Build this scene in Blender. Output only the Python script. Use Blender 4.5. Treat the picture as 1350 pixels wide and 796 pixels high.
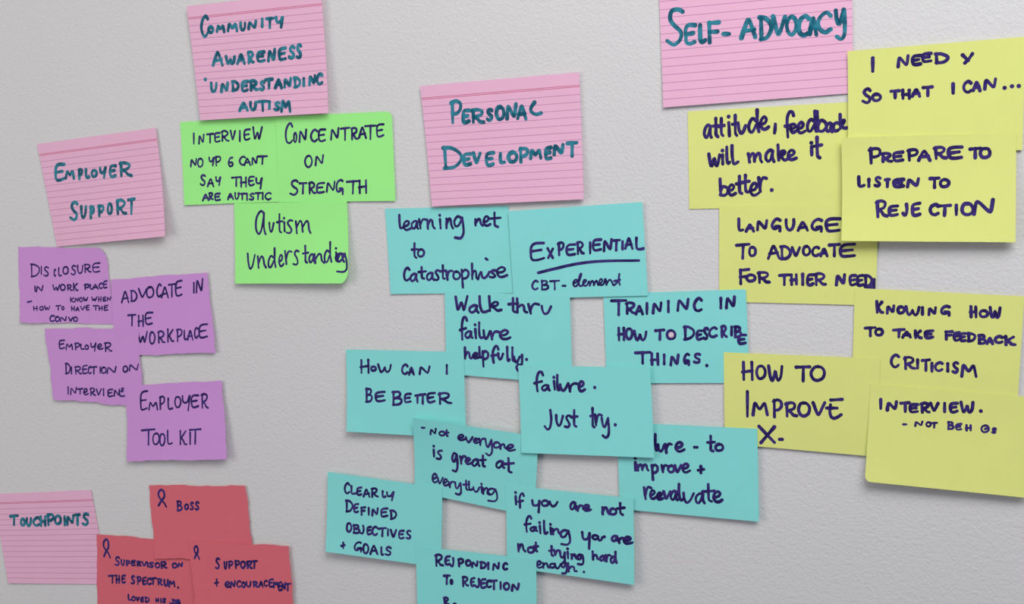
import bpy, bmesh, math, random
import numpy as np
from mathutils import Matrix, Vector

# ------------------------------------------------------------------ clear
for o in list(bpy.data.objects):
    bpy.data.objects.remove(o, do_unlink=True)
SC = bpy.context.scene
COL = SC.collection
random.seed(7)
RNG = np.random.RandomState(11)

# ------------------------------------------------------------------ camera
CAM_H = 1.5                       # lens height above the floor (m)
CAM_D = 1.1125                    # lens distance in front of the wall (m)
FOC = 1900.0                      # focal length in pixels of a 1350 px wide frame
YAW, PITCH, ROLL = 0.46716, -0.10672, 0.03237

def cam_rot():
    cy, sy = math.cos(YAW), math.sin(YAW)
    cp, sp = math.cos(PITCH), math.sin(PITCH)
    cr, sr = math.cos(ROLL), math.sin(ROLL)
    Ry = np.array([[cy, -sy, 0], [sy, cy, 0], [0, 0, 1]])
    Rx = np.array([[1, 0, 0], [0, cp, -sp], [0, sp, cp]])
    Rr = np.array([[cr, 0, sr], [0, 1, 0], [-sr, 0, cr]])
    return Ry @ Rx @ Rr

R_CAM = cam_rot()
C_POS = np.array([0.0, -CAM_D, CAM_H])
cd = bpy.data.cameras.new('camera')
cd.sensor_width = 36.0
cd.lens = 36.0 * FOC / 1350.0
cd.clip_start = 0.01
co = bpy.data.objects.new('camera', cd)
COL.objects.link(co)
M = Matrix.Identity(4)
for i in range(3):
    M[i][0] = R_CAM[i, 0]
    M[i][1] = R_CAM[i, 2]
    M[i][2] = -R_CAM[i, 1]
    M[i][3] = C_POS[i]
co.matrix_world = M
SC.camera = co

# ------------------------------------------------------------------ light and exposure
SC.view_settings.view_transform = 'Standard'
SC.view_settings.look = 'None'
SC.view_settings.exposure = 0.0
SC.view_settings.gamma = 1.0
SC.view_settings.use_curve_mapping = False
w = bpy.data.worlds.new('room_daylight')
SC.world = w
w.use_nodes = True
bg = w.node_tree.nodes['Background']
bg.inputs['Color'].default_value = (0.72, 0.74, 1.0, 1)
bg.inputs['Strength'].default_value = 0.2

def area(name, loc, target, sx, sy, power, color, spread=180):
    l = bpy.data.lights.new(name, 'AREA')
    l.shape = 'RECTANGLE'
    l.size, l.size_y = sx, sy
    l.energy = power
    l.color = color
    l.spread = math.radians(spread)
    o = bpy.data.objects.new(name, l)
    COL.objects.link(o)
    o.location = loc
    o.rotation_euler = (Vector(target) - Vector(loc)).to_track_quat('-Z', 'Y').to_euler()
    return o


area('ceiling_lamp', (-0.7, -1.15, 2.65), (-0.7, 0, 1.4), 1.3, 0.7, 3.7, (1.0, 1.0, 0.86))
area('upper_right_light', (0.35, -1.0, 2.55), (-0.3, 0, 1.75), 1.0, 0.9, 12.5, (0.93, 0.935, 0.96), 125)  # unseen main light, placed and narrowed so the wall brightens to the upper right
area('left_fill_light', (-2.2, -1.4, 1.45), (-0.9, 0, 1.35), 1.1, 1.3, 11.5, (1.0, 0.965, 0.88))  # warm fill added to lift the left side, no window known there

# ------------------------------------------------------------------ pixel -> place
def ray(px):
    px = np.asarray(px, float)
    d = np.stack([(px[:, 0] - 675) / FOC, np.ones(len(px)), -(px[:, 1] - 398) / FOC], 1)
    return d @ R_CAM.T

def on_wall(px, h):
    """points of the plane h metres in front of the wall seen at px -> (x, z)"""
    d = ray(px)
    t = (CAM_D - np.asarray(h)) / d[:, 1]
    return np.stack([C_POS[0] + d[:, 0] * t, C_POS[2] + d[:, 2] * t], 1)

# ------------------------------------------------------------------ materials
def srgb(r, g, b):
    def f(c):
        c /= 255.0
        return c / 12.92 if c <= 0.04045 else ((c + 0.055) / 1.055) ** 2.4
    return (f(r), f(g), f(b), 1.0)

def new_mat(name):
    m = bpy.data.materials.new(name)
    m.use_nodes = True
    nt = m.node_tree
    nt.nodes.clear()
    out = nt.nodes.new('ShaderNodeOutputMaterial')
    p = nt.nodes.new('ShaderNodeBsdfPrincipled')
    nt.links.new(p.outputs[0], out.inputs[0])
    return m, nt, p, out

def node(nt, t, **kw):
    n = nt.nodes.new(t)
    for k, v in kw.items():
        setattr(n, k, v)
    return n

def math_node(nt, op, a, b=None, c=None):
    n = nt.nodes.new('ShaderNodeMath')
    n.operation = op
    for i, x in enumerate((a, b, c)):
        if x is None:
            continue
        if isinstance(x, (int, float)):
            n.inputs[i].default_value = x
        else:
            nt.links.new(x, n.inputs[i])
    return n.outputs[0]

def mix_col(nt, fac, a, b):
    n = nt.nodes.new('ShaderNodeMix')
    n.data_type = 'RGBA'
    for sock, x in ((n.inputs['Factor'], fac), (n.inputs[6], a), (n.inputs[7], b)):
        if isinstance(x, (int, float, tuple)):
            sock.default_value = x
        else:
            nt.links.new(x, sock)
    return n.outputs[2]

def wall_mat():
    m, nt, p, out = new_mat('painted_plaster')
    tc = node(nt, 'ShaderNodeTexCoord')
    n1 = node(nt, 'ShaderNodeTexNoise'); n1.inputs['Scale'].default_value = 430; n1.inputs['Detail'].default_value = 3.0
    n2 = node(nt, 'ShaderNodeTexNoise'); n2.inputs['Scale'].default_value = 210; n2.inputs['Detail'].default_value = 2.0
    n3 = node(nt, 'ShaderNodeTexNoise'); n3.inputs['Scale'].default_value = 5; n3.inputs['Detail'].default_value = 2.0
    for n in (n1, n2, n3):
        nt.links.new(tc.outputs['Object'], n.inputs['Vector'])
    h = math_node(nt, 'ADD', math_node(nt, 'MULTIPLY', n1.outputs['Fac'], 0.65), math_node(nt, 'MULTIPLY', n2.outputs['Fac'], 0.5))
    b = node(nt, 'ShaderNodeBump')
    b.inputs['Strength'].default_value = WALL_BUMP
    b.inputs['Distance'].default_value = 0.0012
    nt.links.new(h, b.inputs['Height'])
    nt.links.new(b.outputs[0], p.inputs['Normal'])
    c = mix_col(nt, n3.outputs['Fac'], (0.712, 0.697, 0.676, 1), (0.757, 0.74, 0.72, 1))
    nt.links.new(c, p.inputs['Base Color'])
    p.inputs['Roughness'].default_value = 0.75
    p.inputs['Specular IOR Level'].default_value = 0.25
    return m
WALL_BUMP = 0.55

def paper_surface(nt, p, base, bump=0.05, spec=0.15):
    tc = node(nt, 'ShaderNodeTexCoord')
    n = node(nt, 'ShaderNodeTexNoise'); n.inputs['Scale'].default_value = 700; n.inputs['Detail'].default_value = 3
    n2 = node(nt, 'ShaderNodeTexNoise'); n2.inputs['Scale'].default_value = 40; n2.inputs['Detail'].default_value = 2
    nt.links.new(tc.outputs['Object'], n.inputs['Vector'])
    nt.links.new(tc.outputs['Object'], n2.inputs['Vector'])
    f = math_node(nt, 'ADD', math_node(nt, 'MULTIPLY', n.outputs['Fac'], 0.5), math_node(nt, 'MULTIPLY', n2.outputs['Fac'], 0.5))
    hsv = node(nt, 'ShaderNodeHueSaturation')
    nt.links.new(math_node(nt, 'MULTIPLY_ADD', f, 0.12, 0.94), hsv.inputs['Value'])
    if isinstance(base, tuple):
        hsv.inputs['Color'].default_value = base
    else:
        nt.links.new(base, hsv.inputs['Color'])
    nt.links.new(hsv.outputs[0], p.inputs['Base Color'])
    b = node(nt, 'ShaderNodeBump'); b.inputs['Strength'].default_value = bump; b.inputs['Distance'].default_value = 0.0005
    nt.links.new(f, b.inputs['Height'])
    nt.links.new(b.outputs[0], p.inputs['Normal'])
    p.inputs['Roughness'].default_value = 0.8
    p.inputs['Specular IOR Level'].default_value = spec

def sticky_mat(name, col):
    m, nt, p, out = new_mat(name)
    paper_surface(nt, p, col)
    return m

def card_mat():
    """pink record card: a double red rule under the heading and fourteen feint rules"""
    m, nt, p, out = new_mat('ruled_pink_card')
    uv = node(nt, 'ShaderNodeUVMap'); uv.uv_map = 'UVMap'
    s = node(nt, 'ShaderNodeSeparateXYZ')
    nt.links.new(uv.outputs[0], s.inputs[0])
    v = math_node(nt, 'SUBTRACT', 1.0, s.outputs[1])
    k = math_node(nt, 'DIVIDE', math_node(nt, 'SUBTRACT', v, 0.172), 0.0592)
    d = math_node(nt, 'ABSOLUTE', math_node(nt, 'SUBTRACT', k, math_node(nt, 'ROUND', k)))
    line = math_node(nt, 'LESS_THAN', d, 0.044)
    ok = math_node(nt, 'MULTIPLY', math_node(nt, 'GREATER_THAN', k, -0.4), math_node(nt, 'LESS_THAN', k, 13.4))
    line = math_node(nt, 'MULTIPLY', line, ok)
    h1 = math_node(nt, 'LESS_THAN', math_node(nt, 'ABSOLUTE', math_node(nt, 'SUBTRACT', v, 0.1005)), 0.0028)
    h2 = math_node(nt, 'LESS_THAN', math_node(nt, 'ABSOLUTE', math_node(nt, 'SUBTRACT', v, 0.1125)), 0.0028)
    head = math_node(nt, 'MAXIMUM', h1, h2)
    c = mix_col(nt, math_node(nt, 'MULTIPLY', line, 0.6), CARD, CARD_RULE)
    c = mix_col(nt, math_node(nt, 'MULTIPLY', head, 0.9), c, CARD_HEAD)
    paper_surface(nt, p, c, 0.03, 0.25)
    return m

def ink_mat(name, thin, thick, alpha):
    """felt-pen ink: pools darker here and there, lets a little of the paper through"""
    m, nt, p, out = new_mat(name)
    tc = node(nt, 'ShaderNodeTexCoord')
    n = node(nt, 'ShaderNodeTexNoise'); n.inputs['Scale'].default_value = 125; n.inputs['Detail'].default_value = 2
    nt.links.new(tc.outputs['Object'], n.inputs['Vector'])
    r = node(nt, 'ShaderNodeMapRange')
    r.inputs['From Min'].default_value = 0.41; r.inputs['From Max'].default_value = 0.59
    nt.links.new(n.outputs['Fac'], r.inputs['Value'])
    c = mix_col(nt, r.outputs[0], thin, thick)
    nt.links.new(c, p.inputs['Base Color'])
    p.inputs['Roughness'].default_value = 0.6
    p.inputs['Specular IOR Level'].default_value = 0.15
    p.inputs['Alpha'].default_value = alpha
    return m

CARD = srgb(243, 188, 214)
CARD_RULE = srgb(160, 95, 150)
CARD_HEAD = srgb(205, 90, 130)
MAT = dict(
    card=card_mat(),
    green=sticky_mat('lime_green_paper', srgb(169, 255, 146)),
    purple=sticky_mat('lilac_paper', srgb(215, 155, 220)),
    red=sticky_mat('coral_red_paper', srgb(228, 112, 123)),
    teal=sticky_mat('turquoise_paper', srgb(143, 230, 224)),
    yellow=sticky_mat('lemon_yellow_paper', srgb(232, 236, 138)),
    marker=ink_mat('teal_marker_ink', srgb(50, 140, 160), srgb(4, 92, 114), 0.9),
    pen=ink_mat('navy_felt_pen_ink', srgb(64, 48, 122), srgb(40, 27, 94), 0.95),
    blot=sticky_mat('pale_blot', srgb(236, 214, 222)),
)

# ------------------------------------------------------------------ the wall
def box_mesh(name, x0, x1, y0, y1, z0, z1, mat):
    bm = bmesh.new()
    bmesh.ops.create_cube(bm, size=1.0)
    for v in bm.verts:
        v.co = Vector((x0 + (v.co.x + .5) * (x1 - x0), y0 + (v.co.y + .5) * (y1 - y0), z0 + (v.co.z + .5) * (z1 - z0)))
    me = bpy.data.meshes.new(name)
    bm.to_mesh(me); bm.free()
    me.materials.append(mat)
    o = bpy.data.objects.new(name, me)
    COL.objects.link(o)
    return o

wall = box_mesh('wall_back', -2.2, 2.2, 0.0, 0.12, 0.0, 2.7, wall_mat())
wall['kind'] = 'structure'

# ------------------------------------------------------------------ strokes of each written letter (box 0..1, y down)
G = {}
def glyph(ch, *strokes):
    out = []
    for s in strokes:
        kind, pts = s[0], s[1:].split()
        out.append((kind, [tuple(float(q) for q in p.split(',')) for p in pts]))
    G[ch] = out
glyph('A', 'L0,1 .5,0 1,1', 'L.12,.7 .88,.62')
glyph('B', 'L.08,0 .1,1', 'C.02,.04 .65,.02 .82,.22 .6,.42 .15,.5', 'C.15,.5 .8,.52 1,.74 .72,.96 .05,1')
glyph('C', 'C1,.14 .68,0 .22,.18 .0,.55 .18,.9 .58,1 1,.86')
glyph('D', 'L.1,.04 .14,1', 'C0,.03 .5,.04 .95,.3 .97,.62 .62,.92 .05,1')
glyph('E', 'C1,.0 .35,.04 .06,.22 .02,.6 .14,.95 .5,1 1,.9', 'L.05,.52 .82,.44')
glyph('F', 'L1,0 .06,.06', 'L.12,.04 .16,1', 'L.12,.52 .85,.46')
glyph('G', 'C.95,.1 .62,0 .2,.2 .0,.55 .16,.86 .5,.84 .82,.66', 'L.45,.64 .98,.6 .93,1.04')
glyph('H', 'L.06,0 .1,1', 'L.92,0 .94,1', 'L0,.56 .96,.48')
glyph('I', 'L.5,0 .5,1')
glyph('J', 'C.85,0 .95,.45 .78,.88 .42,1 .02,.82')
glyph('K', 'L.08,0 .12,1', 'L.85,.04 .18,.55', 'C.18,.52 .5,.7 .68,.95 1,.98')
glyph('L', 'C.08,0 .06,.5 .14,.9 .45,1 1,.92')
glyph('M', 'L0,1 .12,.02 .48,.68 .84,.04 1,1')
glyph('N', 'L.0,1 .1,.02 .84,.96 .98,0')
glyph('O', 'C.55,.02 .2,.1 .0,.5 .16,.9 .5,1 .88,.82 1,.42 .78,.08 .45,.02')
glyph('P', 'L.1,.02 .16,1', 'C0,.1 .5,0 .95,.1 .95,.38 .6,.56 .14,.6')
glyph('R', 'L.08,.04 .12,1', 'C0,.1 .42,0 .8,.12 .78,.36 .5,.52 .14,.58', 'C.2,.56 .5,.72 .7,.92 1,.96')
glyph('S', 'C.95,.1 .68,0 .28,.08 .18,.28 .48,.48 .84,.64 .82,.88 .45,1 .0,.9')
glyph('T', 'L0,.06 1,0', 'L.52,.04 .5,1')
glyph('U', 'C.04,0 .06,.55 .22,.92 .5,1 .8,.8 .94,.4 .97,0')
glyph('V', 'L0,0 .45,1 1,0')
glyph('W', 'L0,0 .2,.96 .52,.3 .68,.98 1,0')
glyph('w', 'C0,0 .12,.7 .24,1 .42,.7 .5,.35 .58,.8 .72,1 .9,.7 1,.05')
glyph('X', 'L0,0 1,1', 'L1,.02 .12,1')
glyph('Y', 'C0,0 .06,.38 .32,.5 .65,.4 .85,.05', 'L.95,0 .72,1')
glyph('a', 'C.82,.1 .5,.0 .1,.3 .04,.75 .28,1 .6,.75 .82,.12', 'C.82,.1 .82,.65 .9,.9 1,1')
glyph('b', 'L.06,0 .14,.98', 'C.12,.68 .45,.46 .92,.58 .95,.82 .6,1 .1,.97')
glyph('c', 'C1,.14 .68,0 .22,.18 .0,.55 .18,.9 .58,1 1,.86')
glyph('d', 'C.78,.5 .4,.42 .06,.66 .08,.95 .4,1 .78,.66', 'L.84,0 .84,.7 1,1')
glyph('e', 'C.08,.6 .55,.5 .78,.2 .5,.0 .18,.22 .06,.62 .3,.98 .65,.98 1,.82')
glyph('f', 'C1,.16 .82,.0 .48,.04 .26,.3 .26,.7 .32,1', 'L0,.56 .85,.5')
glyph('g', 'C.82,.06 .4,.0 .06,.2 .14,.42 .48,.42 .8,.1', 'C.84,.04 .98,.45 .98,.8 .7,1 .15,.96')
glyph('h', 'L.05,0 .1,1', 'C.1,.7 .4,.44 .68,.52 .76,.9 1,.98')
glyph('i', 'L.45,.34 .6,1', 'D.4,.02')
glyph('k', 'L.06,0 .12,1', 'C.12,.7 .45,.4 .72,.42 .6,.62 .2,.7', 'C.25,.68 .5,.9 .7,.98 1,.94')
glyph('l', 'C.1,0 .12,.55 .3,.95 .6,1 1,.9')
glyph('m', 'L0,.1 .06,1', 'C.06,.55 .25,.08 .4,.2 .46,.9', 'C.46,.55 .68,.08 .84,.2 .9,.7 1,1')
glyph('n', 'L0,.04 .06,1', 'C.06,.6 .4,.06 .66,.16 .78,.7 1,1')
glyph('o', 'C.55,.02 .2,.1 .0,.5 .16,.9 .5,1 .88,.82 1,.42 .78,.08 .45,.02')
glyph('p', 'L.06,.02 .2,1', 'C.08,.16 .5,.0 .95,.14 .9,.38 .5,.5 .14,.5')
glyph('q', 'C0,0 .08,.34 .36,.46 .7,.34 .86,.06', 'L.88,.08 .82,1')
glyph('r', 'L0,.06 .2,1', 'C.16,.7 .35,.25 .62,.04 1,.1')
glyph('s', 'C.9,.04 .5,.04 .22,.24 .6,.55 .78,.82 .5,1 .0,.94')
glyph('t', 'C.45,0 .46,.6 .5,.92 .78,1', 'L0,.44 1,.38')
glyph('u', 'C0,0 .06,.55 .3,1 .62,.8 .92,.06')
glyph('v', 'C0,0 .16,.5 .36,1 .66,.6 1,.0')
glyph('y', 'C0,.02 .12,.36 .4,.46 .8,.08', 'C.86,.02 .98,.5 .92,.85 .55,1 .1,.9')
glyph('@', 'C.1,.94 .42,.66 .74,.42 .72,.14 .42,0 .1,.14 .1,.38 .42,.6 .72,.76 1,1')
glyph('&', 'C.9,0 .35,.08 .05,.6 .35,1 .9,.86 .85,.55 .3,.55')
glyph('+', 'L.5,0 .52,1', 'L0,.58 1,.46')
glyph('-', 'L0,.5 1,.5')
glyph('/', 'L0,1 1,0')
glyph('.', 'D.5,.5')
glyph(',', 'L.9,0 .75,.55 .1,1')

def catmull(p, n=8):
    p = np.asarray(p, float)
    if len(p) < 3:
        return p
    q = np.vstack([2 * p[0] - p[1], p, 2 * p[-1] - p[-2]])
    out = []
    for i in range(1, len(q) - 2):
        a, b, c, d = q[i - 1], q[i], q[i + 1], q[i + 2]
        for k in range(n):
            t = k / n
            out.append(0.5 * ((2 * b) + (c - a) * t + (2 * a - 5 * b + 4 * c - d) * t * t + (3 * b - a - 3 * c + d) * t ** 3))
    out.append(q[-2])
    return np.array(out)

def soften(p):
    """round the corners of a quick pen polyline a little"""
    p = np.asarray(p, float)
    for f in (0.14, 0.22):
        if len(p) < 3:
            return p
        o = [p[0]]
        for i in range(1, len(p) - 1):
            o.append(p[i] + (p[i - 1] - p[i]) * f)
            o.append(p[i] + (p[i + 1] - p[i]) * f)
        o.append(p[-1])
        p = np.array(o)
    return p

def resample(p, step):
    seg = np.linalg.norm(np.diff(p, axis=0), axis=1)
    s = np.concatenate([[0], np.cumsum(seg)])
    if s[-1] < 1e-9:
        return p[:1]
    n = max(2, int(math.ceil(s[-1] / step)) + 1)
    t = np.linspace(0, s[-1], n)
    return np.stack([np.interp(t, s, p[:, 0]), np.interp(t, s, p[:, 1])], 1)

def letter_strokes(text, x0, y0, sc, pen=0.0):
    """'E 10 40 5 60  M ...' -> list of ('path'|'dot', pixel points in the photo frame)"""
    tok = text.split()
    out = []
    i = 0
    while i < len(tok):
        if tok[i] == '~':                       # a free stroke: ~ x,y x,y ... ;
            pts = []
            i += 1
            while tok[i] != ';':
                a, b = tok[i].split(',')
                pts.append((x0 + float(a) / sc, y0 + float(b) / sc))
                i += 1
            i += 1
            out.append(('path', catmull(pts)))
            continue
        ch, xa, xb, ya, yb = tok[i], *[float(q) for q in tok[i + 1:i + 5]]
        i += 5
        if ch not in '.':                           # boxes are outer bounds: draw the pen's centre line
            ix, iy = min(pen * (0.15 if ch.islower() and ch not in 'wy' else 1), (xb - xa) * 0.36), min(pen, (yb - ya) * 0.36)
            xa, xb, ya, yb = xa + ix, xb - ix, ya + iy, yb - iy
        for kind, pts in G[ch]:
            p = np.array(pts)
            if ch not in '.-/':
                p = p + RNG.uniform(-0.025, 0.025, p.shape)
            p = np.stack([x0 + (xa + p[:, 0] * (xb - xa)) / sc, y0 + (ya + p[:, 1] * (yb - ya)) / sc], 1)
            if kind == 'D':
                out.append(('dot', p))
            else:
                out.append(('path', catmull(p) if kind == 'C' else soften(p)))
    return out

# ------------------------------------------------------------------ a sheet of paper on the wall
class Sheet:
    def __init__(s, corners, level, lift, wave=0.0, rounds=None, seed=0, folds=()):
        s.px = np.array(corners, float)                    # TL TR BR BL as seen
        s.base = 0.0003 + 0.0005 * level
        s.lift = np.array(lift, float) / 1000.0            # mm each corner stands off: TL TR BR BL
        h = s.base + s.lift
        s.q = np.vstack([on_wall(s.px[i:i + 1], h[i]) for i in range(4)])
        s.wave = wave
        s.folds = folds
        r = np.random.RandomState(seed)
        s.ph = r.uniform(0, 6.28, 12)
        s.rounds = rounds or {}
        c = s.q.mean(0)
        s.scale = math.hypot(*(s.px[3] - s.px[0])) / np.linalg.norm(s.q[3] - s.q[0])   # pixels per metre here
        s.c = np.array([c[0], 0.0, c[1]])
    def flat(s, u, v):
        u = u[:, None]; v = v[:, None]
        q = s.q
        return (1 - u) * (1 - v) * q[0] + u * (1 - v) * q[1] + u * v * q[2] + (1 - u) * v * q[3]
    def height(s, u, v):
        l = s.lift
        h = s.base + v ** 2 * ((1 - u) * l[3] + u * l[2]) + (1 - v) ** 2 * ((1 - u) * l[0] + u * l[1])
        p = s.ph
        w_ = 0.00012 + s.wave * 0.00012
        h = h + w_ * v * (0.5 + 0.5 * np.sin(u * 5.1 + p[0] + v * 2.2)) + w_ * 0.5 * (0.5 + 0.5 * np.sin(v * 7 + p[1] - u * 3))
        for a, b, c, amp in s.folds:
            h = h + amp / 1000.0 * np.maximum(0, a * u + b * v - c)
        return h
    def inverse(s, xz):
        uv = np.full((len(xz), 2), 0.5)
        q = s.q
        for _ in range(8):
            u, v = uv[:, :1], uv[:, 1:]
            f = s.flat(uv[:, 0], uv[:, 1]) - xz
            du = (1 - v) * (q[1] - q[0]) + v * (q[2] - q[3])
            dv = (1 - u) * (q[3] - q[0]) + u * (q[2] - q[1])
            det = du[:, 0] * dv[:, 1] - du[:, 1] * dv[:, 0]
            uv[:, 0] -= (f[:, 0] * dv[:, 1] - f[:, 1] * dv[:, 0]) / det
            uv[:, 1] -= (du[:, 0] * f[:, 1] - du[:, 1] * f[:, 0]) / det
        return uv
    def place(s, px):
        """where the sight line through px meets the sheet -> (x, z)"""
        h = np.full(len(px), s.base)
        for _ in range(5):
            xz = on_wall(px, h)
            uv = np.clip(s.inverse(xz), 0, 1)
            h = s.height(uv[:, 0], uv[:, 1])
        return xz
    def edge(s, t, k):
        a = 0.00045 * s.wave
        return a * (np.sin(t * 9 + s.ph[k]) + 0.6 * np.sin(t * 23 + s.ph[k + 1]) + 0.35 * np.sin(t * 51 + s.ph[k + 2])) * np.sin(np.clip(t, 0, 1) * math.pi) ** .3
    def mesh(s, name, mat, thick, nu=40, nv=28):
        us, vs = np.linspace(0, 1, nu + 1), np.linspace(0, 1, nv + 1)
        U, V = np.meshgrid(us, vs)
        U = U.ravel(); V = V.ravel()
        Um, Vm = U.copy(), V.copy()
        for corner, (ru, rv) in s.rounds.items():          # rounded or worn corner
            a = (Um - (1 - ru)) / ru if corner[1] == 'R' else (ru - Um) / ru
            b = (Vm - (1 - rv)) / rv if corner[0] == 'B' else (rv - Vm) / rv
            k = (a > 0) & (b > 0)
            a2 = np.where(k, a * np.sqrt(np.clip(1 - b * b / 2, 0, 1)), a)
            b2 = np.where(k, b * np.sqrt(np.clip(1 - a * a / 2, 0, 1)), b)
            Um = np.where(k, ((1 - ru) + a2 * ru) if corner[1] == 'R' else (ru - a2 * ru), Um)
            Vm = np.where(k, ((1 - rv) + b2 * rv) if corner[0] == 'B' else (rv - b2 * rv), Vm)
        xz = s.flat(Um, Vm)
        if s.wave:
            xz[:, 1] += s.edge(U, 2) * (1 - V) ** 3 + s.edge(U, 3) * V ** 3
            xz[:, 0] += s.edge(V, 4) * (1 - U) ** 3 + s.edge(V, 5) * U ** 3
        h = s.height(Um, Vm)
        n = len(U)
        co = np.zeros((2 * n, 3))
        co[:n] = np.stack([xz[:, 0], -(h + thick), xz[:, 1]], 1)
        co[n:] = np.stack([xz[:, 0], -h, xz[:, 1]], 1)
        co -= s.c
        W = nu + 1
        faces = []
        for j in range(nv):
            for i in range(nu):
                a = j * W + i
                faces.append((a, a + W, a + W + 1, a + 1))
                faces.append((n + a, n + a + 1, n + a + W + 1, n + a + W))
        ring = [i for i in range(nu)] + [j * W + nu for j in range(nv)] + [nv * W + i for i in range(nu, 0, -1)] + [j * W for j in range(nv, 0, -1)]
        nr = len(ring)                                     # the cut edge has vertices of its own, so its shading stays crisp
        co = np.vstack([co, co[ring], co[[n + i for i in ring]]])
        U = np.concatenate([U, U, U[ring], U[ring]]); V = np.concatenate([V, V, V[ring], V[ring]])
        for k in range(nr):
            a, b = 2 * n + k, 2 * n + (k + 1) % nr
            faces.append((a, b, b + nr, a + nr))
        me = bpy.data.meshes.new(name)
        me.from_pydata([tuple(c) for c in co], [], faces)
        uvl = me.uv_layers.new(name='UVMap')
        UU, VV = U, V
        for lp in me.loops:
            uvl.data[lp.index].uv = (UU[lp.vertex_index], 1 - VV[lp.vertex_index])
        me.materials.append(mat)
        for k, pl in enumerate(me.polygons):
            pl.use_smooth = k < 2 * nu * nv
        me.update()
        s.thick = thick
        return me

def ink_mesh(sheet, strokes, width, name, mat):
    """pen strokes laid on the sheet, following its bend"""
    V, F = [], []
    for si, (kind, px) in enumerate(strokes):
        p = sheet.place(np.asarray(px, float))
        off = 0.00006 + 0.000012 * (si % 7)
        base = len(V)
        ring = []
        if kind == 'dot' or len(p) < 2:
            c = p[0]
            n = 14
            pts = [c] + [c + width * 0.62 * np.array([math.cos(6.2832 * k / n), math.sin(6.2832 * k / n)]) for k in range(n)]
            F += [(base, base + 1 + k, base + 1 + (k + 1) % n) for k in range(n)]
        else:
            p = resample(p, 0.0006)
            t = np.gradient(p, axis=0)
            t /= np.linalg.norm(t, axis=1)[:, None] + 1e-12
            nrm = np.stack([-t[:, 1], t[:, 0]], 1)
            m = len(p)
            s = np.linspace(0, 1, m)
            hw = width * 0.5 * (1 + 0.10 * np.sin(s * 5 + si * 1.7) + 0.08 * RNG.uniform(-1, 1) + 0.10 * np.exp(-s * 9))
            Lp, Rp = p + nrm * hw[:, None], p - nrm * hw[:, None]
            pts = []
            for k in range(m):
                pts += [Lp[k], Rp[k]]
            for k in range(m - 1):
                a = base + 2 * k
                F.append((a, a + 1, a + 3, a + 2))
            for e, sg in ((0, -1), (m - 1, 1)):                # round ends
                c = p[e]; tt = t[e] * sg; nn = nrm[e]
                i0 = base + len(pts)
                pts.append(c)
                nseg = 6
                for k in range(nseg + 1):
                    a = math.pi * k / nseg
                    pts.append(c + hw[e] * (nn * math.cos(a) + tt * math.sin(a)))
                F += [(i0, i0 + 1 + k, i0 + 2 + k) for k in range(nseg)]
        pts = np.array(pts)
        uv = np.clip(sheet.inverse(pts), 0.003, 0.997)
        xz = sheet.flat(uv[:, 0], uv[:, 1])
        h = sheet.height(uv[:, 0], uv[:, 1]) + sheet.thick + off
        for a, b in zip(xz, h):
            V.append((a[0] - sheet.c[0], -b, a[1] - sheet.c[2]))
    me = bpy.data.meshes.new(name)
    me.from_pydata(V, [], F)
    me.materials.append(mat)
    me.update()
    return me

STACK = []
def note(kind, colour, label, group, corners, level, lift, crop, lines, width=1.9, wave=0.0, rounds=None, cat='sticky note', folds=()):
    sh = Sheet(corners, level, lift, wave, rounds, seed=len(STACK) + 3, folds=folds)
    STACK.append(kind)
    o = bpy.data.objects.new(kind, None)
    COL.objects.link(o)
    o.empty_display_size = 0.02
    o.location = sh.c
    o['label'] = label
    o['category'] = cat
    o['group'] = group
    sheet = 'ruled_card_sheet' if colour == 'card' else 'paper_sheet'
    p = bpy.data.objects.new(sheet, sh.mesh(sheet, MAT[colour], 0.00028 if colour == 'card' else 0.00012))
    COL.objects.link(p)
    p.parent = o
    ink = 'marker' if colour == 'card' else 'pen'
    for part, words, data, *fine in lines:
        st = letter_strokes(data, *crop, pen=0.33 * width / 1000.0 * sh.scale * crop[2])
        m = MAT['blot'] if part == 'pale_blot' else MAT[ink]
        wd = width * (fine[0] if fine else 1.0)
        if part == 'pale_blot':
            wd = 3.7
        c = bpy.data.objects.new(part, ink_mesh(sh, st, wd * 1.08 / 1000.0, part, m))
        COL.objects.link(c)
        c.parent = o
        if words:
            c['label'] = words
    return o

# ------------------------------------------------------------------ every card and note, lowest of each overlap first
def hw(words, data, fine=1.0):
    return ('handwriting', 'handwritten words ' + words, data, fine)
CARDS = 'pink ruled heading cards'
LIME, LILAC, CORAL, TURQ, LEMON = ('lime green sticky notes', 'lilac sticky notes', 'coral red sticky notes',
                                   'turquoise sticky notes', 'lemon yellow sticky notes')

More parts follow.
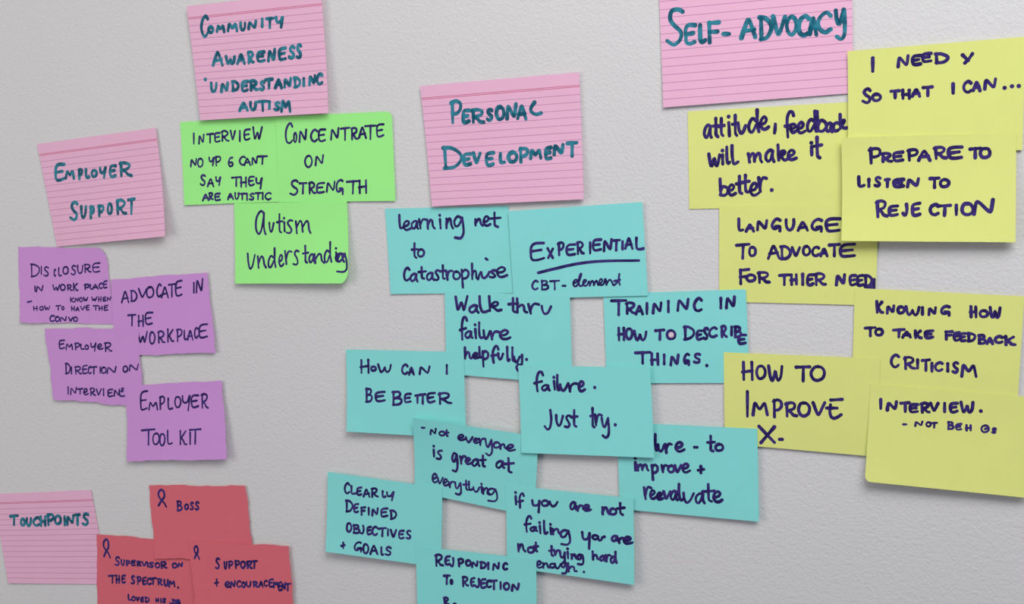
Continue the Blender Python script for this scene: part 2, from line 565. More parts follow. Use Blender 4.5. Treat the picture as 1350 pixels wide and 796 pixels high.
# ---- green
note('sticky_note', 'green', 'lime green sticky note headed INTERVIEW, left of the pair under the card', LIME,
     [(237.5, 160.8), (383, 152.6), (388, 265), (243, 270.3)], 0, (0, 0, 0, 1.5), (235, 145, 6), [
    hw('INTERVIEW', 'I 115 133 182 270 N 160 208 190 270 T 222 285 182 265 E 285 335 175 255 R 340 405 160 250 V 410 455 160 248 I 480 496 158 250 E 518 572 148 240 W 588 668 130 248'),
    hw("NO YP & CANT", 'N 95 150 380 450 O 150 200 378 455 Y 240 290 370 445 P 290 340 362 445 & 392 440 372 450 C 482 535 362 438 A 520 575 370 440 N 580 630 365 435 T 625 708 360 430'),
    hw('SAY THEY', 'S 172 220 508 600 A 228 285 530 608 Y 295 340 525 600 T 420 500 525 605 H 490 545 530 612 E 552 605 522 600 Y 612 670 535 625'),
    hw('ARE AUTISTIC', 'A 190 245 655 720 R 240 280 650 712 E 285 335 655 718 A 388 440 652 710 U 445 485 650 708 T 470 545 655 712 I 538 552 658 715 S 560 605 655 715 T 605 660 650 708 I 664 674 650 708 C 685 738 648 712'),
    ], 1.9)
note('sticky_note', 'green', 'lime green sticky note reading CONCENTRATE ON STRENGTH', LIME,
     [(363.3, 153.7), (516.3, 146.7), (521.3, 264.7), (368.3, 266.5)], 1, (0.4, 0.8, 0.9, 0), (355, 140, 6), [
    hw('CONCENTRATE', 'C 125 190 132 300 O 190 222 205 290 N 235 300 180 285 C 325 385 180 282 E 385 448 178 280 N 485 555 168 268 T 560 640 165 270 R 645 705 165 265 A 705 770 150 255 T 750 850 145 268 E 845 910 138 245'),
    hw('ON', 'O 278 345 385 488 N 362 435 380 470'),
    hw('STRENGTH', 'S 162 235 580 705 T 235 300 600 695 R 310 370 595 695 E 370 440 600 690 N 450 525 590 680 G 525 590 575 695 T 610 715 585 695 H 705 775 582 690'),
    ], 2.0, 0, {'TR': (0.05, 0.07)})
note('sticky_note', 'green', 'lime green sticky note reading Autism understanding with a curled lower right corner', LIME,
     [(308.7, 268), (457.5, 265), (458.6, 373.5), (310, 373.7)], 3, (0, 0, 6.0, 2.5), (300, 255, 6), [
    hw('Autism', 'a 222 305 130 328 u 330 370 225 308 t 390 435 160 312 i 440 460 185 305 s 465 520 205 318 m 540 660 205 318'),
    hw('understanding', 'u 160 222 470 600 n 240 305 490 592 d 320 382 425 588 e 405 445 478 580 r 455 510 445 560 s 520 568 445 570 t 595 640 412 550 a 645 690 475 550 n 690 765 470 555 d 765 822 380 545 i 850 870 425 540 n 870 925 470 545 g 850 945 465 628'),
    ], 2.0, 0, {'BR': (0.06, 0.16)})
note('index_card', 'card', 'pink ruled card headed COMMUNITY AWARENESS UNDERSTANDING AUTISM above the lime green notes', CARDS,
     [(246, 8.4), (423.3, -11.6), (433, 149), (264.4, 158.6)], 5, (1.0, 1.5, 4.0, 1.2), (230, 0, 5), [
    hw('COMMUNITY', 'C 172 228 100 245 O 220 262 170 222 M 275 335 158 215 M 348 420 145 210 U 430 475 145 205 N 485 545 135 195 I 572 588 120 180 T 600 660 112 188 Y 665 725 108 185'),
    hw('AWARENESS', 'A 250 325 325 438 w 335 405 365 425 A 410 470 345 425 R 480 530 335 420 E 540 600 335 410 N 615 670 320 410 E 685 740 310 400 S 752 798 300 388 S 802 842 288 388'),
    ('bullet_dot', None, '. 195 215 512 535'),
    hw('UNDERSTANDING', 'U 235 285 540 610 N 305 360 540 610 D 375 430 530 605 E 440 490 530 605 R 495 555 525 600 S 560 600 530 598 T 595 655 515 590 A 660 715 510 585 N 720 775 510 580 D 785 835 505 580 I 846 862 510 570 N 885 935 490 565 C 935 980 480 560'),
    hw('AUTISM', 'A 425 490 665 735 U 495 545 670 730 T 545 620 660 735 I 620 635 665 720 S 655 700 668 730 M 700 770 650 740'),
    ], 3.0, cat='card')

# ---- purple
note('index_card', 'card', 'pink ruled card headed EMPLOYER SUPPORT above the lilac notes', CARDS,
     [(49, 190), (205, 168.6), (218, 311.4), (75.4, 325)], 1, (0.4, 1.2, 8.0, 0.3), (20, 165, 5), [
    hw('EMPLOYER', 'E 260 330 250 370 M 330 395 290 355 P 415 450 285 360 L 460 495 285 350 O 500 545 290 345 Y 555 605 275 350 E 620 670 260 345 R 685 775 240 340'),
    hw('SUPPORT', 'S 360 420 500 630 U 430 475 530 615 P 490 525 530 615 P 545 590 525 605 O 605 645 510 590 R 665 740 488 590 T 740 795 480 590'),
    ], 3.1, cat='card')
note('sticky_note', 'purple', 'lilac sticky note headed DISCLOSURE IN WORK PLACE, directly under the EMPLOYER SUPPORT card', LILAC,
     [(23.7, 325.3), (138.5, 327), (152, 427), (26.5, 425)], 0, (0, 1.2, 0, 1.8), (15, 315, 6), [
    hw('DISCLOSURE', 'D 150 225 195 300 I 230 246 215 280 S 255 300 215 295 C 335 355 235 298 L 370 400 225 295 O 405 455 215 280 S 470 515 205 285 U 520 570 205 275 R 575 635 195 265 E 640 705 185 265'),
    hw('IN WORK PLACE', 'I 180 195 370 415 N 195 255 365 418 W 325 385 360 415 O 385 430 355 410 R 440 485 358 410 K 485 530 345 410 P 575 620 355 405 L 620 650 358 400 A 640 690 350 400 C 690 725 345 395 E 725 760 328 390'),
    hw('KNOW WHEN', 'K 462 500 460 502 N 500 535 460 500 O 535 570 460 498 W 570 608 458 498 W 632 680 455 495 H 685 715 455 498 E 722 752 455 495 N 755 790 455 490', 0.85),
    ('dash', None, '/ 125 165 488 503'),
    hw('HOW TO HAVE THE', 'H 172 210 530 568 O 220 260 530 565 w 260 308 525 562 T 350 395 522 565 O 395 422 530 562 H 472 505 530 570 A 508 540 530 572 V 545 585 528 568 E 588 620 520 565 T 645 690 522 562 H 690 725 528 568 E 730 768 520 568', 0.85),
    hw('CONVO', 'C 303 345 600 655 O 345 385 610 655 N 385 440 610 655 V 450 490 615 655 O 490 528 612 655'),
    ], 1.7, 1.0, {'TR': (0.10, 0.16)})
note('sticky_note', 'purple', 'lilac sticky note reading ADVOCATE IN THE WORKPLACE', LILAC,
     [(146, 368.5), (272.7, 359), (284.3, 464.8), (152, 469)], 2, (0, 0.6, 1.6, 0), (140, 345, 6), [
    hw('ADVOCATE IN', 'A 120 185 215 328 D 190 248 222 318 V 255 325 210 292 O 315 380 192 288 C 398 440 172 282 A 435 495 185 290 T 490 550 170 280 E 545 605 145 272 I 685 705 160 250 N 710 768 130 248'),
    hw('THE', 'T 170 240 415 508 H 250 300 420 512 E 305 370 395 498'),
    hw('WORKPLACE', 'W 250 330 550 652 O 340 390 550 652 R 405 470 545 645 K 480 540 530 635 P 555 605 528 635 L 612 645 540 620 A 640 690 530 620 C 695 730 515 605 E 730 805 490 605'),
    ], 1.9, 0.9)
note('sticky_note', 'purple', 'lilac sticky note reading EMPLOYER DIRECTION ON INTERVIEWS, with a wavy lower edge', LILAC,
     [(59, 432.5), (182.5, 433.5), (189, 536), (71, 526.2)], 3, (0, 0, 0, 0.5), (50, 420, 6), [
    hw('EMPLOYER', 'E 165 215 165 240 M 220 280 190 248 P 290 335 188 250 L 335 370 200 245 O 370 405 205 245 Y 415 465 190 260 e 470 515 195 245 R 525 590 185 262'),
    hw('DIRECTION ON', 'D 215 260 350 440 I 258 274 380 440 R 290 350 375 440 E 350 395 365 438 C 395 425 375 438 T 415 470 375 440 I 487 500 380 435 O 500 545 380 435 N 545 625 375 435 O 670 715 370 425 N 720 800 355 415'),
    hw('INTERVIEWS', 'I 230 250 535 600 N 255 310 540 600 T 310 360 550 598 e 360 400 550 605 R 410 460 545 610 V 460 505 555 612 I 512 528 550 610 E 550 595 555 620 N 600 650 555 615 S 655 682 545 580 L 640 690 560 618'),
    ], 1.7, 1.6)
note('sticky_note', 'purple', 'lilac sticky note reading EMPLOYER TOOL KIT, lowest of the lilac group', LILAC,
     [(166.7, 508), (291.7, 501.7), (299.2, 605.3), (167.5, 607.7)], 4, (0, 0, 4.5, 2.0), (155, 495, 6), [
    hw('EMPLOYER', 'E 178 240 120 275 M 245 322 200 275 P 330 375 160 268 L 395 440 175 268 O 450 505 160 255 Y 510 580 155 278 E 580 645 150 255 R 660 722 138 262'),
    hw('TOOL KIT', 'T 185 300 420 548 O 275 335 450 548 O 330 380 455 555 L 390 438 430 548 K 488 552 430 548 I 566 584 445 545 T 568 665 420 545'),
    ], 1.9, 0.8)

# ---- red
note('index_card', 'card', 'pink ruled card headed TOUCHPOINTS beside the coral red notes', CARDS,
     [(-9.5, 651), (120, 645.8), (143.7, 770), (11, 768.5)], 0, (0.2, 0.3, 0, 1.2), (0, 640, 6), [
    hw('TOUCHPOINTS', 'T 75 150 230 315 O 160 205 255 320 U 205 255 250 322 C 260 320 245 322 H 315 370 240 320 P 370 430 220 318 O 430 490 230 310 I 505 521 235 320 N 525 590 230 312 T 590 640 220 318 S 650 708 215 315'),
    ], 3.1, cat='card')
note('sticky_note', 'red', 'coral red sticky note reading SUPERVISOR ON THE SPECTRUM, leftmost of the red notes', CORAL,
     [(127.5, 704), (253, 714), (262, 812), (128.5, 808)], 1, (0.5, 0, 0, 0), (120, 664, 6), [
    ('person_symbol', None, '@ 92 158 278 430'),
    hw('SUPERVISOR ON', 'S 188 230 415 490 U 235 270 440 490 P 275 310 445 492 E 315 355 445 492 R 360 400 450 495 V 400 445 455 498 I 443 457 460 500 S 455 500 460 505 O 505 550 462 510 R 550 605 455 512 O 640 685 465 510 N 685 728 462 502', 0.95),
    hw('THE SPECTRUM.', 'T 135 205 560 628 H 195 230 562 630 E 240 275 560 628 S 315 350 565 635 P 362 400 572 640 E 405 440 578 642 C 440 480 585 640 T 465 520 582 640 R 525 570 588 645 U 575 615 595 652 M 615 668 600 660 . 685 695 655 668'),
    hw('LOVED HIS JOB', 'L 290 325 712 765 O 320 355 728 770 V 355 385 735 775 E 390 420 735 778 D 425 465 735 780 H 510 540 745 780 I 548 560 745 782 S 562 595 745 785 J 620 655 750 795 O 645 675 755 795 B 675 712 755 800', 0.90),
    ], 2.1, 1.2)
note('sticky_note', 'red', 'coral red sticky note reading BOSS, topmost of the red notes', CORAL,
     [(196.3, 639.5), (323.5, 640.3), (334.7, 736), (204.7, 736.2)], 2, (0, 0.3, 0, 1.2), (190, 632, 6), [
    ('person_symbol', None, '@ 103 183 75 222'),
    hw('BOSS', 'B 258 305 165 250 O 318 355 190 240 S 362 395 175 242 S 402 438 172 242'),
    ], 2.1, 1.2, folds=((-0.6, 1, 0.3, 0.8),))
note('sticky_note', 'red', 'coral red sticky note reading SUPPORT + ENCOURAGEMENT, rightmost of the red notes', CORAL,
     [(248.3, 712.3), (380.8, 719.8), (388, 815), (259, 810)], 4, (0.3, 0.3, 0.5, 1.5), (245, 664, 6), [
    ('person_symbol', None, '@ 60 112 330 440'),
    hw('SUPPORT', 'S 232 272 425 518 U 300 330 455 518 P 335 375 450 512 P 385 430 445 512 O 430 475 450 512 R 480 530 450 515 T 515 570 445 515'),
    hw('+ ENCOURAGEMENT', '+ 225 265 590 655 e 310 355 610 662 N 350 395 605 665 C 400 440 605 662 O 440 475 615 665 U 475 520 610 660 R 530 575 610 662 A 575 615 600 660 C 615 650 600 655 E 655 695 590 660 M 690 735 605 665 E 730 760 615 690 N 755 795 615 690 T 780 835 625 690', 0.90),
    ], 2.1, 1.2, folds=((-0.9, 0.43, 0.0, 2.0),))

# ---- teal and yellow
note('sticky_note', 'teal', 'turquoise sticky note reading learning not to catastrophise', TURQ,
     [(507.5, 275), (670.5, 271.7), (677.5, 386), (515, 387.5)], 0, (0.5, 0, 0, 1.2), (505, 265, 6), [
    hw('learning not', 'l 125 165 105 220 e 160 220 150 235 a 225 280 150 225 r 285 345 135 220 n 350 410 140 225 i 430 475 105 220 n 500 555 130 220 g 560 640 115 298 n 728 790 135 200 e 790 850 115 200 t 845 930 85 210'),
    hw('to', 't 228 275 330 452 o 275 325 375 445'),
    hw('catastrophise', 'C 160 215 520 635 a 215 275 570 640 t 280 340 515 620 a 345 405 560 630 s 405 450 540 630 t 450 500 505 620 r 500 550 540 630 o 555 610 550 625 p 620 680 535 690 h 700 752 490 625 ~ 752,618 766,575 778,560 784,596 802,608 826,590 842,560 ; ~ 812,454 828,464 ; s 845 900 540 610 e 895 985 515 605'),
    ], 2.2)
note('sticky_note', 'yellow', 'lemon yellow sticky note reading attitude, feedback will make it better', LEMON,
     [(906.7, 147), (1118, 134.5), (1121, 271), (908.8, 275.5)], 0, (0.3, 0, 0, 0.3), (900, 135, 6), [
    hw('attitude, feedback', 'a 170 230 170 285 t 240 290 120 275 t 285 330 120 270 i 350 385 100 270 t 395 440 95 265 u 440 505 170 250 d 520 605 50 240 e 610 680 105 220 , 718 742 165 250 f 810 880 65 280 e 850 905 160 245 e 905 970 150 250 d 985 1060 60 235 b 1060 1140 65 235 a 1135 1185 155 240 c 1190 1235 150 235 k 1240 1298 85 215'),
    hw('will make it', 'w 200 300 400 510 i 308 325 370 495 l 345 375 345 490 l 385 440 335 495 m 520 630 390 480 a 655 725 370 475 k 750 830 330 465 e 830 900 370 460 i 1010 1030 310 425 t 1035 1100 270 445'),
    hw('better.', 'b 290 360 595 745 e 360 420 640 740 t 425 480 575 725 t 470 530 565 715 e 530 605 630 740 r 600 665 580 715 . 695 715 680 705'),
    ], 2.5)
note('index_card', 'card', 'pink ruled card headed SELF-ADVOCACY above the lemon yellow notes', CARDS,
     [(867.5, -40), (1122.5, -66), (1125, 122.6), (874.6, 141.6)], 1, (0.4, 0.3, 0.3, 1.5), (865, 0, 5), [
    hw('SELF-ADVOCACY', 'S 65 188 50 300 E 185 265 155 295 L 280 335 155 285 F 335 425 138 285 - 435 492 218 230 A 555 665 100 255 D 675 770 105 265 V 765 860 100 255 O 855 935 100 235 C 930 1015 100 240 A 1005 1065 95 235 C 1060 1160 75 220 y 1175 1255 52 270'),
    ], 3.2, cat='card')
note('sticky_note', 'yellow', 'lemon yellow sticky note reading LANGUAGE TO ADVOCATE FOR THIER NEEDS', LEMON,
     [(948.3, 271), (1158.5, 269), (1154.3, 402.5), (948.3, 397.5)], 1, (0.3, 0, 0, 0), (945, 270, 6), [
    hw('LANGUAGE', 'L 165 215 105 210 A 225 300 140 215 N 315 405 115 205 G 430 510 105 210 U 540 620 110 205 A 635 725 120 210 G 745 840 105 215 E 855 978 100 215'),
    hw('TO ADVOCATE', 'T 150 265 305 430 O 250 315 325 410 A 400 500 300 430 D 500 590 320 435 V 590 665 330 420 O 675 745 320 405 C 750 815 325 410 A 815 880 330 410 T 885 975 305 410 E 970 1098 305 415'),
    hw('FOR THIER NEEDS', 'F 170 260 505 630 O 230 310 545 610 R 320 425 525 620 T 490 580 545 640 H 580 640 545 635 I 670 690 540 635 E 710 770 545 640 R 770 870 535 640 N 940 1020 545 640 E 1045 1105 550 640 E 1105 1165 550 645 D 1165 1235 550 655 S 1230 1258 580 650 ~ 1185,655 1256,658 ;'),
    ], 2.3)
note('sticky_note', 'teal', 'turquoise sticky note reading TRAINING IN HOW TO DESCRIBE THINGS', TURQ,
     [(795.5, 387.3), (983.3, 381.3), (988.3, 504.7), (800, 504.9)], 2, (0, 0.2, 0, 0), (790, 376, 6), [
    ('pale_blot', 'small pale blot inside a letter O', '. 561 581 382 402'),
    hw('TRAINING IN', 'T 88 220 110 240 R 205 295 130 230 A 285 350 145 235 I 370 386 135 230 N 420 500 130 225 I 538 557 120 215 N 615 715 100 205 C 745 815 95 210 I 953 972 95 185 N 1000 1080 85 185'),
    hw('HOW TO DESCRIBE', 'H 145 205 330 440 O 205 270 335 430 w 270 380 355 440 T 440 520 345 435 O 530 608 350 430 D 665 755 320 435 E 765 820 350 435 S 820 865 330 430 C 865 935 325 415 R 960 1015 315 415 I 1038 1057 320 400 B 1065 1130 320 415 E 1095 1165 385 470'),
    hw('THINGS.', 'T 278 410 520 625 H 405 475 535 635 I 505 524 545 630 N 560 635 545 638 G 665 720 535 635 S 745 805 535 620 . 845 858 628 640'),
    ], 2.3)
note('sticky_note', 'yellow', 'lemon yellow sticky note reading KNOWING HOW TO TAKE FEEDBACK CRITICISM', LEMON,
     [(1127, 379.5), (1350.5, 390.5), (1341.5, 531), (1123, 515)], 2, (0, 0.3, 0, 0), (1125, 378, 6), [
    hw('KNOWING HOW', 'K 175 240 110 210 N 260 330 140 215 O 345 410 150 215 w 410 530 150 230 I 538 557 155 225 N 590 660 155 230 G 690 768 145 230 H 920 980 150 245 O 995 1070 180 245 w 1075 1170 155 250'),
    hw('TO TAKE FEEDBACK', 'T 88 180 315 395 O 170 238 325 390 T 310 410 330 405 A 385 460 340 405 K 480 545 340 410 E 560 635 340 410 F 720 790 345 420 E 790 845 355 430 E 840 895 360 435 D 900 970 360 435 B 985 1050 375 455 A 1050 1110 390 455 C 1115 1185 385 450 K 1190 1288 385 465'),
    hw('CRITICISM', 'C 292 365 530 640 R 395 495 550 655 I 500 518 570 650 T 540 610 570 670 I 614 630 595 675 C 640 710 590 670 I 738 757 600 675 S 780 835 590 685 M 850 980 600 715'),
    ], 2.2)
note('sticky_note', 'yellow', 'lemon yellow sticky note reading I NEED x SO THAT I CAN', LEMON,
     [(1117.5, 67.5), (1352, 48.3), (1348, 197.7), (1118, 206)], 3, (2.0, 0.2, 0, 2.3), (1110, 45, 6), [
    hw('I NEED x', 'I 234 254 180 300 N 437 535 165 265 E 550 630 160 250 E 630 712 145 225 D 730 845 145 235 ~ 955,165 975,185 1000,208 ; ~ 1032,155 1005,195 972,228 ;'),
    hw('SO THAT I CAN...', 'S 158 235 425 550 O 235 315 465 535 T 380 460 440 510 H 470 545 435 515 A 550 625 420 500 T 635 722 410 495 I 867 892 385 475 C 955 1030 365 465 A 1030 1100 360 455 N 1120 1225 345 440 . 1275 1300 415 435 . 1334 1356 402 422 . 1388 1410 400 420'),
    ], 2.4)
note('sticky_note', 'yellow', 'lemon yellow sticky note reading PREPARE TO LISTEN TO REJECTION', LEMON,
     [(1109, 181.3), (1339.5, 174.7), (1338.7, 319.3), (1109.3, 317.5)], 4, (3.5, 0, 6.0, 7.5), (1105, 170, 6), [
    hw('PREPARE TO', 'P 240 340 145 280 R 340 430 185 265 E 430 520 175 260 P 545 635 155 255 A 630 735 155 255 R 755 865 135 240 E 865 985 135 240 T 1035 1135 145 235 O 1115 1210 145 235'),
    hw('LISTEN TO', 'L 152 215 370 460 I 233 254 390 460 S 285 340 375 460 T 365 415 390 465 E 430 525 390 465 N 540 645 385 465 T 720 805 380 470 O 800 885 390 465'),
    hw('REJECTION', 'R 295 395 560 700 E 395 480 600 690 J 505 555 590 690 E 580 655 580 690 C 720 800 590 685 T 790 895 595 690 I 923 947 595 685 O 970 1075 580 685 N 1070 1238 550 680'),
    ], 2.4)
note('sticky_note', 'yellow', 'lemon yellow sticky note reading HOW TO IMPROVE X', LEMON,
     [(954.2, 464.2), (1160.3, 472.5), (1157, 602), (955.5, 584.5)], 3, (0, 0, 0.2, 0), (950, 460, 6), [
    hw('HOW TO', 'H 168 262 100 248 O 278 360 125 240 w 375 495 125 255 T 590 715 130 260 O 710 830 130 255'),
    hw('IMPROVE', 'I 202 223 325 535 M 250 375 405 525 P 410 490 395 545 R 510 610 415 540 O 610 710 415 535 V 725 830 415 540 / 865 970 390 410 ~ 870,440 865,500 880,540 910,545 955,518 ; - 832 930 458 475'),
    hw('X.', 'X 295 435 605 745 - 460 495 713 715', 1.20),
    ], 2.3)
note('sticky_note', 'yellow', 'lemon yellow sticky note reading INTERVIEW NOT BEH Os, lowest of the yellow notes', LEMON,
     [(1147.5, 505.8), (1358, 523.2), (1355, 656.2), (1140, 634.4)], 4, (0, 0, 4.0, 6.0), (1125, 500, 6), [
    hw('INTERVIEW.', 'I 208 226 150 240 N 262 352 170 250 T 370 450 175 260 E 440 515 190 265 R 530 610 180 268 V 605 680 180 262 I 713 732 180 262 E 760 830 180 265 w 845 955 170 268 . 1000 1018 240 260'),
    hw('- NOT BEH Os', '- 388 428 350 360 N 482 555 325 375 O 570 620 330 380 T 610 670 335 388 B 742 800 330 400 E 805 860 345 405 H 885 938 355 410 O 1005 1080 355 425 / 1035 1062 378 400 S 1092 1135 380 430', 0.72),
    ], 2.3, 0, {'BL': (0.035, 0.06)})
note('sticky_note', 'teal', 'turquoise sticky note reading EXPERIENTIAL CBT-element under a pen line', TURQ,
     [(670, 278.3), (846.7, 266.2), (854.2, 389.5), (677.5, 394)], 3, (0.3, 0.4, 0.6, 0), (660, 262, 6), [
    hw('EXPERIENTIAL', 'E 230 350 340 490 X 365 420 385 475 P 450 505 340 450 E 515 595 355 450 R 600 665 335 440 I 700 718 340 435 E 725 800 315 415 N 810 885 315 420 T 880 950 320 415 I 955 975 330 405 A 980 1050 295 400 L 1065 1140 305 405'),
    ('underline', None, '~ 298,585 420,555 600,515 800,493 1095,488 ;'),
    hw('CBT-element', 'C 245 300 640 725 B 318 385 640 725 T 385 470 640 725 - 485 520 685 690 ~ 574,672 597,660 610,645 592,640 576,662 582,690 604,686 624,645 640,592 628,604 618,650 624,685 642,688 660,668 678,648 664,640 652,662 662,687 684,682 700,650 706,684 ; ~ 706,684 716,660 730,648 738,682 ; ~ 738,682 750,656 762,648 772,682 792,668 806,642 792,634 781,656 790,681 814,674 830,632 838,680 ; ~ 838,680 852,650 868,640 884,662 892,682 914,670 936,640 ; ~ 940,594 935,640 944,680 ; ~ 902,650 945,640 ;', 0.78),
    ], 2.2)
note('sticky_note', 'teal', 'turquoise sticky note reading Walk thru failure helpfully', TURQ,
     [(586.3, 383.8), (751.3, 389.3), (754.7, 506.3), (588.7, 492.7)], 4, (0, 0, 0, 0), (580, 378, 6), [
    hw('Walk thru', 'W 118 225 70 205 a 232 308 140 210 l 305 392 70 205 k 385 490 70 195 t 545 620 85 205 h 605 690 90 210 r 700 785 125 215 u 805 885 145 220'),
    hw('failure', 'f 160 215 235 420 a 200 260 345 410 i 265 300 290 410 l 305 350 275 410 u 345 400 340 415 r 400 470 345 420 e 470 560 335 420'),
    hw('helpfully.', 'h 195 250 475 572 e 258 310 515 570 l 310 335 470 565 p 335 385 500 635 f 405 465 465 605 u 460 505 520 580 l 530 552 470 590 l 570 595 470 590 u 585 635 545 600 ~ 650,540 650,605 640,615 ; ~ 620,612 606,635 616,660 ; . 680 692 567 580'),
    ], 2.3)
note('sticky_note', 'teal', 'turquoise sticky note reading improve + reevaluate, right of the Failure note', TURQ,
     [(813.7, 556.3), (998.3, 565), (1000.5, 687.5), (817, 670.7)], 4, (0, 0.4, 1.6, 0), (810, 555, 6), [
    hw('lure - to', 'l 320 350 100 240 u 345 400 180 245 r 400 455 170 255 e 480 555 160 245 - 628 662 202 210 t 735 795 110 245 o 800 860 175 240'),
    hw('improve +', 'I 158 174 320 395 . 158 172 285 298 m 180 270 335 395 p 295 345 340 470 r 375 420 340 410 o 425 475 345 410 v 480 530 340 410 e 535 600 330 410 + 655 715 350 415'),
    hw('reevaluate', 'r 235 290 510 620 e 280 330 540 620 e 335 385 560 625 v 390 445 550 620 a 445 500 545 630 l 505 550 490 630 u 545 635 560 650 a 640 715 565 655 t 700 795 495 640 e 780 855 550 645'),
    ], 2.3)
note('sticky_note', 'teal', 'turquoise sticky note reading HOW CAN I BE BETTER', TURQ,
     [(456.3, 460.5), (611.3, 464), (614.7, 578), (457, 568.7)], 5, (0.3, 0, 0, 4.0), (450, 452, 6), [
    hw('HOW CAN I', 'H 148 225 130 240 O 230 280 180 225 w 285 400 165 235 C 475 530 165 250 A 530 580 180 255 N 615 705 180 250 I 828 842 170 248'),
    hw('BE BETTER', 'B 190 250 355 470 E 265 350 380 465 B 400 485 380 495 E 495 555 395 475 T 580 625 405 480 T 620 670 400 485 E 675 745 390 475 R 765 875 390 485'),
    ], 2.2)
note('sticky_note', 'teal', 'turquoise sticky note, top edge peeling off, reading Not everyone is great at everything', TURQ,
     [(543.7, 550.3), (710, 575.3), (704.2, 680.8), (546.7, 647.8)], 6, (7.0, 1.0, 0, 0), (540, 545, 6), [
    hw('- Not everyone', '- 92 125 107 117 N 160 215 115 170 o 235 280 135 180 t 280 310 125 185 e 380 440 160 215 v 445 500 180 235 e 505 545 190 240 r 550 600 190 255 y 595 660 200 335 o 665 715 220 275 n 715 765 235 285 e 765 835 240 300', 0.85),
    hw('is great at', 'i 185 200 250 345 s 215 260 285 365 g 335 380 310 460 r 400 445 330 400 e 440 490 345 405 a 495 555 355 420 t 560 605 325 425 a 685 750 370 435 t 750 825 345 470'),
    hw('everything', 'e 178 225 470 550 v 222 265 500 560 e 265 308 510 575 r 310 355 530 590 y 355 415 540 648 t 425 475 525 610 l 465 500 530 610 u 505 560 575 625 i 560 582 550 630 n 580 635 580 640 g 610 695 590 700', 0.85),
    ], 2.2)
note('sticky_note', 'teal', 'turquoise sticky note reading CLEARLY DEFINED OBJECTIVES + GOALS', TURQ,
     [(432, 621.7), (583.3, 643), (581.7, 748), (429.2, 727)], 7, (0.2, 0, 0, 4.0), (425, 615, 6), [
    hw('CLEARLY', 'C 172 220 125 215 L 222 270 150 220 E 270 315 160 230 A 320 380 165 243 R 385 445 165 243 L 470 505 190 245 Y 505 572 195 272'),
    hw('DEFINED', 'D 182 245 262 360 E 245 290 290 365 F 300 345 315 385 I 360 375 320 385 N 390 445 325 390 E 460 520 325 400 D 535 590 340 418'),
    hw('OBJECTIVES', 'O 188 235 440 520 B 240 300 455 530 J 290 335 460 535 E 350 390 470 540 C 390 440 470 545 T 440 510 480 555 I 511 528 490 550 V 535 590 495 570 E 600 650 500 572 S 660 705 500 575'),
    hw('+ GOALS', '+ 145 185 595 650 G 250 315 590 675 O 318 370 605 690 A 375 440 610 695 L 460 490 630 705 S 495 550 630 705'),
    ], 2.1)
note('sticky_note', 'teal', 'turquoise sticky note reading Failure. Just try.', TURQ,
     [(683.3, 481.7), (857, 484.3), (862.5, 603.3), (687.5, 596.7)], 7, (0.4, 0, 2.4, 2.6), (680, 478, 6), [
    hw('Failure.', 'f 150 215 70 230 a 205 270 170 225 i 285 325 105 220 l 325 355 90 220 u 350 415 165 225 r 415 490 155 235 e 495 548 140 230 . 618 632 188 202'),
    hw('Just try.', 'J 222 290 370 535 u 318 378 410 505 s 390 435 410 515 t 440 490 370 510 t 590 630 350 515 r 625 680 400 500 y 675 745 430 595 . 780 795 483 498'),
    ], 2.3)
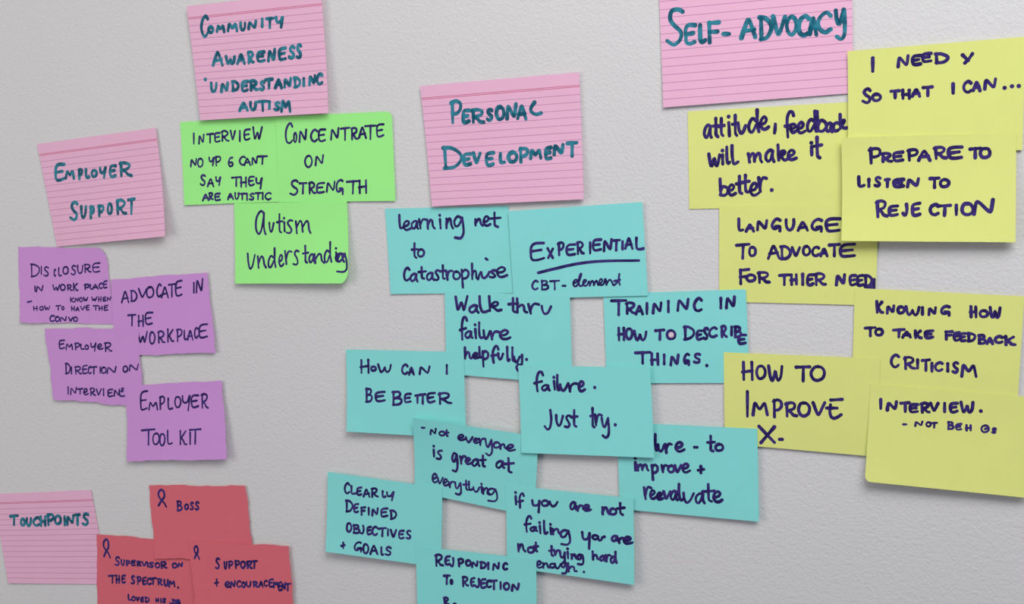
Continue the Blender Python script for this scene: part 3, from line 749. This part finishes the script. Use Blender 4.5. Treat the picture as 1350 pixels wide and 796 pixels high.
note('sticky_note', 'teal', 'turquoise sticky note reading if you are not failing you are not trying hard', TURQ,
     [(667, 639.2), (835, 656.7), (836.3, 770.8), (668.7, 747)], 7, (0, 0.3, 1.8, 0.3), (660, 640, 6), [
    hw('if you are not', 'i 112 130 45 155 f 140 185 55 180 q 250 315 110 215 o 325 380 110 165 u 390 458 120 170 a 550 600 125 195 r 600 650 150 205 e 650 715 145 205 n 805 860 165 230 o 865 915 175 235 t 920 980 135 235'),
    hw('failing you are', 'f 190 245 235 370 a 235 290 320 365 i 295 330 285 380 l 340 372 275 385 i 385 410 300 390 n 410 475 335 390 g 470 550 345 475 q 645 715 360 505 o 725 775 385 430 u 770 810 400 440 . 815 828 400 408 a 880 930 390 445 r 930 975 405 460 e 970 1045 400 465'),
    hw('not trying hard', 'n 140 195 455 525 o 215 265 480 535 t 265 298 445 525 t 385 425 475 560 r 425 470 505 555 q 470 515 520 620 i 520 545 490 580 n 560 605 535 585 g 605 655 540 630 h 725 780 515 590 a 785 830 550 600 r 830 870 540 605 d 870 918 520 615'),
    hw('enough.', 'e 285 330 590 655 n 335 385 605 655 o 390 430 610 655 u 430 480 610 660 g 480 525 600 700 h 530 605 605 685 . 655 664 678 687', 0.85),
    ], 2.2)
note('sticky_note', 'teal', 'turquoise sticky note reading RESPONDING TO REJECTION, cut off by the bottom of the photo', TURQ,
     [(548, 719.8), (707, 736.8), (707.5, 852), (551, 835)], 9, (0.2, 0, 1.5, 1.5), (540, 664, 6), [
    hw('RESPONDING', 'R 200 270 395 495 E 278 325 410 485 J 318 355 425 500 P 380 430 430 500 O 440 490 440 495 N 490 545 450 505 D 555 610 455 515 I 614 632 462 520 N 655 715 460 525 C 735 778 462 525'),
    hw('TO REJECTION', 'T 265 325 560 640 O 318 345 595 640 R 415 470 570 655 E 480 520 580 655 J 515 560 590 665 E 560 605 590 670 C 605 650 600 665 T 640 695 600 680 I 712 729 615 680 O 740 795 620 685 N 805 870 625 692'),
    ('handwriting', None, 'R 268 315 735 800 o 345 370 782 812'),
    ], 2.2)
note('index_card', 'card', 'pink ruled card headed PERSONAL DEVELOPMENT above the turquoise notes', CARDS,
     [(554, 113.4), (763.3, 95.3), (769.6, 262.6), (569.6, 272)], 2, (1.0, 0.6, 3.0, 2.2), (540, 115, 5), [
    hw('PERSONAL', 'P 268 345 85 240 E 345 400 145 240 R 405 500 140 240 S 505 552 138 225 O 565 630 120 218 N 635 710 105 215 A 705 775 105 215 ~ 825,100 803,132 803,160 832,178 868,170 ;'),
    hw('DEVELOPMENT', 'D 215 350 385 545 E 350 410 430 520 V 415 475 425 515 E 500 560 425 520 L 590 635 430 505 O 645 715 420 500 P 720 785 395 500 M 790 875 400 475 E 890 940 390 480 N 945 1020 370 450 T 1035 1110 358 458'),
    ], 3.1, cat='card')
